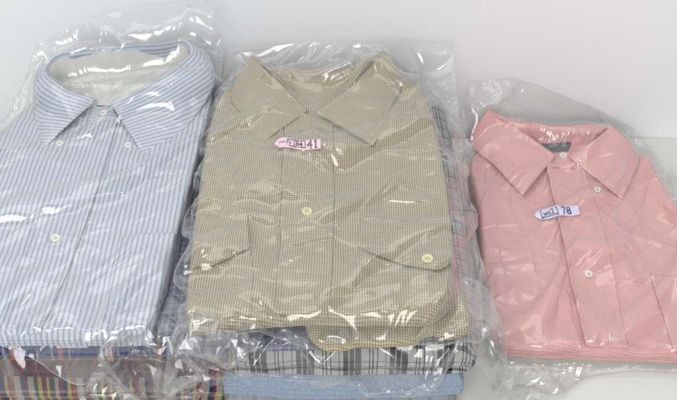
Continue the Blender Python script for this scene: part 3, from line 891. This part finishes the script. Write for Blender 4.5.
def drape(Hh, front, back, left, right, n, m, exc=.03, aniso=.04, ang=.8, seed=1, slope=2.2, pin=('back', 'front', 'left', 'right'), levels=3, steps=(70, 40, 25), lift=.003, grav=1.0, wall=None, bend=.045, loosek=1.0, sharp=False):
    """curves are 3-D rims. Returns the settled film grid."""
    P = coons(front, back, left, right, n, m).astype(np.float32)
    P[..., 2] += np.maximum(-.5 * P[..., 2], .003 * fbm(P[..., 0] * 22, P[..., 1] * 22, seed + 40, 2))
    Hc = tent(blur(Hh, 2), slope); Hs = blur(dil(Hh), 2)
    gy, gx = np.gradient(Hs, HD)
    P0 = up2(P) if levels > 1 else P
    if levels > 2: P0 = up2(P0)
    rng = np.random.default_rng(seed)
    ref = P0.copy(); ref[..., 2] = np.maximum(ref[..., 2], samp(Hc, ref[..., 0], ref[..., 1]) + .001)
    for lev in range(levels):
        st = 2 ** (levels - 1 - lev)
        rf = ref[::st, ::st]
        N, Mm = rf.shape[:2]
        if lev == 0:
            p = rf.copy()
            th0 = ang + .5 * fbm(p[..., 0] * 6, p[..., 1] * 6, seed + 9, 2)
            qx = p[..., 0] * np.cos(th0) + p[..., 1] * np.sin(th0); qy = p[..., 1] * np.cos(th0) - p[..., 0] * np.sin(th0)
            p[..., 2] += lift * (1.2 * (1 - np.abs(fbm(qx * 17, qy * 6, seed + 3, 2))) ** 2 + .5 * fbm(p[..., 0] * 40, p[..., 1] * 40, seed + 4, 2) ** 2)
        else:
            p = up2(p)
        sp = float(np.linalg.norm(rf[0, 1] - rf[0, 0]))
        p += rng.normal(0, sp * .09, p.shape).astype(np.float32) * np.array((.3, .3, 1), np.float32)
        X, Y = rf[..., 0], rf[..., 1]
        eA = (aniso * np.clip(.5 + fbm(X * 13, Y * 13, seed + 5, 2), 0, 1.4)).astype(np.float32)
        th = ang + 1.1 * fbm(X * 6, Y * 6, seed + 9, 2)
        dx, dy = np.cos(th), np.sin(th)
        loose = 1 + loosek * sstep(.004, .016, rf[..., 2] - samp(Hs, X, Y))
        eI = (exc * loose * (1 + .3 * fbm(X * 40, Y * 40, seed + 21, 2)) * np.clip(.6 + .9 * fbm(X * 7, Y * 7, seed + 15, 2), 0, 1.6)).astype(np.float32)

        def rest(di, dj):
            if dj >= 0: A = rf[:N - di, :Mm - dj]; B = rf[di:, dj:]; sl = (slice(0, N - di), slice(0, Mm - dj))
            else: A = rf[:N - di, -dj:]; B = rf[di:, :Mm + dj]; sl = (slice(0, N - di), slice(-dj, Mm))
            d = B - A; L = np.linalg.norm(d, axis=-1); h = np.hypot(d[..., 0], d[..., 1]) + 1e-9
            c = (d[..., 0] * dx[sl] + d[..., 1] * dy[sl]) / h
            return (L * (1 + eI[sl] + eA[sl] * c * c)).astype(np.float32)
        fam = [(0, 1, 1.0), (1, 0, 1.0), (1, 1, .8), (1, -1, .8), (0, 2, bend * .4), (2, 0, bend * .4), (0, 4, bend * 2), (4, 0, bend * 2)] + ([(0, 8, bend * 2.2), (8, 0, bend * 2.2)] if lev else [])
        rests = {(a, b): rest(a, b) for a, b, k in fam}

        def project(p):
            for di, dj, k in fam:
                Lr = rests[(di, dj)]
                if di == 0: offs = [(None, o) for o in range(2 * dj)]; 
                # colour by the index along the constraint so that no particle is touched twice at once
                cols = range(2 * di) if di else range(2 * dj)
                for o in cols:
                    if di:
                        step = 2 * di
                        if dj >= 0:
                            a = p[o:N - di:step, :Mm - dj]; b = p[o + di::step, dj:]; L0 = Lr[o::step]
                        else:
                            a = p[o:N - di:step, -dj:]; b = p[o + di::step, :Mm + dj]; L0 = Lr[o::step]
                    else:
                        step = 2 * dj
                        a = p[:, o:Mm - dj:step]; b = p[:, o + dj::step]; L0 = Lr[:, o::step]
                    kk = min(a.shape[0], b.shape[0], L0.shape[0]); k2 = min(a.shape[1], b.shape[1], L0.shape[1])
                    if kk == 0 or k2 == 0: continue
                    a = a[:kk, :k2]; b = b[:kk, :k2]; L0 = L0[:kk, :k2]
                    d = b - a; L = np.sqrt((d * d).sum(-1)) + 1e-9
                    c = (L - L0) / L * (.5 * k)
                    if max(di, abs(dj)) >= 2: c = np.minimum(c, 0)
                    d *= c[..., None]
                    a += d; b -= d
        pinm = np.zeros((N, Mm), bool)
        if 'back' in pin: pinm[-1] = True
        if 'front' in pin: pinm[0] = True
        if 'left' in pin: pinm[:, 0] = True
        if 'right' in pin: pinm[:, -1] = True
        pp = rf[pinm].copy()
        prev = p.copy()
        for s in range(steps[lev]):
            v = (p - prev) * .9; prev = p.copy()
            p = p + np.clip(v, -.003, .003); p[..., 2] -= .00002 * grav
            for it in range(5):
                project(p)
                h = samp(Hs, p[..., 0], p[..., 1]) + .0012
                sx = samp(gx, p[..., 0], p[..., 1]); sy = samp(gy, p[..., 0], p[..., 1])
                nz = 1 / np.sqrt(1 + sx * sx + sy * sy)
                pen = np.clip((h - p[..., 2]) * nz, 0, .003)
                hit = pen > 0
                p[..., 0] -= pen * sx * nz; p[..., 1] -= pen * sy * nz; p[..., 2] += pen * nz
                if wall is not None: p[..., 1] = np.minimum(p[..., 1], wall(p[..., 0]))
                p[pinm] = pp
            prev[hit] = prev[hit] * .7 + p[hit] * .3
        if not np.isfinite(p).all(): raise RuntimeError('film')
    return p


def smooth3(p):
    P = np.pad(p, ((1, 1), (1, 1), (0, 0)), mode='edge')
    q = (P[:-2] + P[2:] + 2 * P[1:-1]) / 4
    q = (q[:, :-2] + q[:, 2:] + 2 * q[:, 1:-1]) / 4
    q[0], q[-1], q[:, 0], q[:, -1] = p[0], p[-1], p[:, 0], p[:, -1]
    return q


def crease(p, n, ang, seed, placed=(), zc=.15, amp=(.0012, .0032), spread=.55):
    """pressed folds in the film: a long gentle face that ends in a sharp drop, running across the bag"""
    p = smooth3(up2(p))
    rng = np.random.default_rng(seed)
    X, Y = p[..., 0], p[..., 1]
    H = np.zeros_like(X)
    wx = .004 * fbm(X * 18, Y * 18, seed + 2, 2); wy = .004 * fbm(X * 18, Y * 18, seed + 8, 2)
    L = []
    for a, b in placed: L.append((at(*a, zc)[:2], at(*b, zc)[:2], rng.uniform(.010, .020), rng.uniform(.0022, .0034), True))
    N, M_ = X.shape
    for k in range(n):
        i, j = rng.integers(4, N - 4), rng.integers(4, M_ - 4)
        c = np.array((X[i, j], Y[i, j])); th = ang + rng.normal(0, spread); ln = rng.uniform(.03, .14)
        d = np.array((math.cos(th), math.sin(th))) * ln / 2
        w = rng.choice((rng.uniform(.003, .006), rng.uniform(.007, .016)))
        L.append((c - d, c + d, w, min(w * rng.uniform(.16, .30), amp[1]), rng.random() < .8))
    for a, b, w, A, front in L:
        d = b - a; ln = np.linalg.norm(d); d = d / ln
        nn = np.array((-d[1], d[0]))
        if nn[1] < 0: nn = -nn
        if not front: nn = -nn
        qx, qy = X + wx - a[0], Y + wy - a[1]
        s = (qx * d[0] + qy * d[1]) / ln
        q = qx * nn[0] + qy * nn[1]
        ww = w * (.45 + .75 * np.clip(np.sin(math.pi * np.clip(s, 0, 1)), 0, 1))
        tap = sstep(0, .28, s) * (1 - sstep(.72, 1, s))
        prof = np.where(q < 0, np.clip(1 + q / ww, 0, 1), np.clip(1 - q / .0022, 0, 1))
        H = np.maximum(H, A * tap * prof) if rng.random() < .6 else H + A * .6 * tap * prof
    edge = np.minimum.outer(np.minimum(np.arange(N), np.arange(N)[::-1]), np.minimum(np.arange(M_), np.arange(M_)[::-1])) / 10.0
    p[..., 2] += np.minimum(H, .005) * np.clip(edge, 0, 1)
    return p


def wall_y(x): return 1.0905 - (x - .46) * math.tan(R(2.0)) - .002


def bag(label, grid, mat, group='clear plastic bags', seam=('front', 'left', 'right', 'back'), name='plastic_bag', seam_r=.0004):
    n, m = grid.shape[:2]
    c = grid.reshape(-1, 3).mean(0); z = float(grid[..., 2].min())
    o = thing(name, label, 'plastic bag', (float(c[0]), float(c[1]), z), 0, group)
    s = mesh_obj('film', grid.reshape(-1, 3), grid_faces(n, m), mat, o)
    rim = {'front': grid[0], 'back': grid[-1], 'left': grid[:, 0], 'right': grid[:, -1]}
    V = []; F = []
    for k in seam:
        c = rim[k]; b = len(V)
        tg = np.gradient(c, axis=0); tg /= np.linalg.norm(tg, axis=1, keepdims=True) + 1e-9
        up = np.tile(np.array((0, 0, 1.0)), (len(c), 1)); sd = np.cross(tg, up); sd /= np.linalg.norm(sd, axis=1, keepdims=True) + 1e-6; up = np.cross(sd, tg)
        for i in range(len(c)):
            for q in range(5):
                a = 2 * math.pi * q / 5
                V.append(c[i] + (sd[i] * math.cos(a) + up[i] * math.sin(a)) * seam_r)
        F += [tuple(f) for f in grid_faces(len(c), 5, b, wrap=True)]
    if V: mesh_obj('seam', V, F, M['seam'], o)
    return o


def films():
    H_all = raster([o for o in SC.objects if o.type == 'MESH' and o.name.split('.')[0] not in ('table', 'wall', 'film', 'seam', 'lettering', 'thread')])
    A = lambda *pts: [at(u, v, z) for u, v, z in pts]
    # pink bag
    g = drape(H_all, A((478, 352, .012), (492, 384, .004), (530, 404, .002), (566, 392, .006), (590, 377, .004), (640, 373, .004), (700, 375, .004), (770, 377, .003)),
              A((468, 84, .10), (520, 80, .10), (566, 97, .072), (606, 116, .045)),
              A((478, 352, .012), (471, 300, .012), (462, 220, .02), (459, 140, .05), (468, 84, .10)),
              A((770, 378, .003), (735, 290, .004), (690, 200, .004), (640, 136, .012), (606, 116, .045)), 56, 54, exc=.03, aniso=.14, ang=-.7, seed=3, lift=.010, loosek=1.8, wall=wall_y)
    g = crease(g, 90, .5, 5, [((478, 150), (516, 320)), ((486, 140), (566, 345)), ((498, 255), (612, 185)), ((556, 290), (690, 228)), ((600, 262), (664, 170)), ((478, 306), (566, 262)), ((480, 190), (560, 170)), ((610, 330), (700, 300)), ((520, 120), (640, 180))], .035, spread=.7)
    pb = bag('clear wrinkled plastic bag around the pink shirt', g, M['film'])
    g = drape(H_all, A((474, 372, .02), (490, 392, .006), (524, 402, .004), (560, 394, .004), (584, 378, .005)),
              A((480, 348, .03), (500, 360, .022), (530, 364, .016), (566, 364, .014), (590, 366, .012)),
              A((474, 372, .02), (480, 348, .03)), A((584, 378, .005), (590, 366, .012)), 14, 30, exc=.12, aniso=.2, ang=.3, seed=63, lift=.008, levels=1, steps=(110,), bend=.02)
    bag_part('crumpled_end', g, M['film_crumpled'], pb)
    # tan bag
    g = drape(H_all, A((180, 332, .122), (206, 372, .10), (250, 344, .122), (320, 352, .116), (400, 352, .116), (470, 346, .112), (500, 322, .105)),
              A((229, 52, .158), (300, 44, .166), (380, 42, .168), (452, 43, .162)),
              A((180, 332, .122), (187, 262, .125), (197, 195, .13), (210, 130, .14), (229, 52, .158)),
              A((500, 322, .105), (482, 262, .10), (470, 200, .10), (461, 130, .11), (452, 43, .162)), 58, 48, exc=.03, aniso=.14, ang=2.0, seed=11, lift=.009, loosek=.15, wall=wall_y)
    g = crease(g, 70, .35, 16, [((186, 268), (268, 214)), ((250, 240), (352, 214)), ((205, 172), (305, 152)), ((192, 208), (300, 196)), ((344, 268), (446, 262)), ((352, 222), (424, 156)), ((250, 304), (446, 280)), ((226, 110), (300, 92)), ((330, 120), (420, 150)), ((196, 300), (290, 290)), ((300, 180), (400, 172))], .155)
    tb = bag('clear wrinkled plastic bag around the tan check shirt', g, M['film'])
    # blue bag
    g = drape(H_all, A((-150, 350, .09), (-60, 356, .09), (20, 366, .09), (80, 398, .06), (105, 366, .10), (130, 342, .115), (162, 340, .118)),
              A((38, 44, .192), (100, 17, .212), (160, 6, .22), (218, 2, .22)),
              A((-150, 350, .09), (-110, 240, .11), (-40, 160, .13), (10, 110, .14), (38, 44, .192)),
              A((162, 340, .118), (175, 270, .124), (195, 190, .128), (213, 120, .14), (222, 60, .172), (218, 2, .22)), 60, 56, exc=.022, aniso=.12, ang=2.1, seed=21, lift=.007, wall=wall_y)
    g = crease(g, 70, .6, 7, [((-4, 170), (72, 124)), ((58, 156), (124, 98)), ((96, 280), (206, 200)), ((14, 330), (150, 236)), ((80, 196), (180, 150)), ((60, 300), (160, 300)), ((0, 240), (60, 200))], .15)
    bb = bag('clear plastic bag around the blue striped shirt, its end standing up behind the collar', g, M['film'])
    g = drape(H_all, A((66, 425, .03), (100, 418, .05), (150, 410, .05), (196, 404, .055), (214, 380, .085)),
              A((118, 340, .120), (150, 340, .124), (180, 336, .126), (215, 340, .126), (252, 342, .128)),
              A((66, 425, .03), (86, 384, .09), (118, 340, .120)), A((214, 380, .085), (236, 360, .112), (252, 342, .128)), 24, 36, exc=.28, aniso=.35, ang=.4, seed=52, lift=.014, slope=2.6, levels=1, steps=(110,), bend=.02)
    bag_part('crumpled_end', g, M['film_crumpled'], bb)
    g = drape(H_all, A((182, 350, .12), (200, 378, .10), (212, 384, .095), (232, 366, .112), (256, 348, .122)),
              A((176, 326, .132), (200, 330, .136), (225, 332, .136), (250, 330, .136), (268, 336, .13)),
              A((182, 350, .12), (176, 326, .132)), A((256, 348, .122), (268, 336, .13)), 16, 24, exc=.2, aniso=.2, ang=.2, seed=57, lift=.010, slope=2.6, levels=1, steps=(110,), bend=.02)
    bag_part('crumpled_end', g, M['film_crumpled'], tb)
    return H_all


def bag_part(name, grid, mat, parent):
    n, m = grid.shape[:2]
    F = []
    for k, (a, b, c, d) in enumerate(grid_faces(n, m).tolist()):
        F += [(a, b, c), (a, c, d)] if (k + k // (m - 1)) % 2 else [(a, b, d), (b, c, d)]
    return mesh_obj(name, grid.reshape(-1, 3), F, mat, parent, smooth=False)


def lower_films():
    low = [o for o in ALL[:7]]
    H_low = raster(low)
    A = lambda *pts: [at(u, v, z) for u, v, z in pts]
    g = drape(H_low, A((-150, 420, .01), (-40, 425, .01), (60, 430, .012), (140, 428, .015), (206, 420, .02)),
              A((-130, 300, .115), (0, 300, .116), (100, 300, .116), (205, 300, .117)),
              A((-150, 420, .01), (-140, 350, .10), (-130, 300, .115)), A((206, 420, .02), (212, 352, .105), (205, 300, .117)), 30, 54, exc=.10, aniso=.12, ang=.3, seed=31, lift=.008, slope=2.6)
    g = crease(g, 60, 1.2, 9, (), spread=.9)
    bag('loose crumpled clear plastic hanging over the front of the lower left pile', g, M['film_crumpled'])
    g = drape(H_low, A((196, 424, .0), (260, 430, .0), (340, 432, .0), (420, 428, .0), (500, 402, .002)),
              A((210, 300, .124), (300, 300, .124), (400, 300, .115), (480, 292, .08)),
              A((196, 424, .0), (190, 352, .11), (210, 300, .124)), A((500, 402, .002), (498, 350, .05), (480, 292, .08)), 30, 48, exc=.07, aniso=.1, ang=.2, seed=41, lift=.006, slope=2.6)
    g = crease(g, 60, 1.1, 10, (), spread=.8)
    bag('clear plastic wrapped over the front of the black and white plaid and pale blue shirts', g, M['film_crumpled'])


lower_films()
films()

# ------------------------------------------------------------------ light, camera, world
def area(name, loc, target, size, power, col=(1, 1, 1), sy=None):
    l = bpy.data.lights.new(name, 'AREA'); l.shape = 'DISK' if size < .3 else 'SQUARE'; l.energy = power; l.color = col; l.size = size
    if sy: l.shape = 'RECTANGLE'; l.size_y = sy
    o = bpy.data.objects.new(name, l); COL.objects.link(o); o.location = loc
    o.rotation_euler = (Vector(target) - Vector(loc)).to_track_quat('-Z', 'Y').to_euler()
    return o


area('softbox', (-.05, 1.0, 1.25), (0, .7, .1), 1.7, 7.5, (1, .99, .97), .8)
area('front_softbox', (-.3, -.9, 1.35), (0, 1.05, .4), 1.2, 33, (1, .985, .965))
area('strobe', (-.85, .35, 1.25), (0, .85, .1), .16, .9, (1, .98, .95))
area('strobe', (.6, .45, 1.45), (.1, .8, .1), .16, .9, (1, .98, .95))
w = bpy.data.worlds.new('World'); SC.world = w; w.use_nodes = True
w.node_tree.nodes['Background'].inputs[0].default_value = (.92, .96, 1, 1)
w.node_tree.nodes['Background'].inputs[1].default_value = .36

cam = bpy.data.cameras.new('camera'); co = bpy.data.objects.new('camera', cam); COL.objects.link(co)
co.location = (0, 0, CH); co.rotation_euler = (math.pi / 2 - TH, 0, 0)
cam.sensor_width = 36; cam.lens = FPX / 677 * 36; cam.clip_start = .02; cam.clip_end = 50
SC.camera = co
SC.render.engine = 'CYCLES'
SC.cycles.use_denoising = True
SC.cycles.max_bounces = 10; SC.cycles.transparent_max_bounces = 24; SC.cycles.glossy_bounces = 4
SC.cycles.caustics_reflective = False; SC.cycles.caustics_refractive = False
SC.cycles.sample_clamp_indirect = 6
SC.view_settings.view_transform = 'Standard'; SC.view_settings.look = 'None'
SC.view_settings.exposure = 0; SC.view_settings.gamma = 1
for o in list(SC.objects):
    if '_m' in o.keys(): del o['_m']
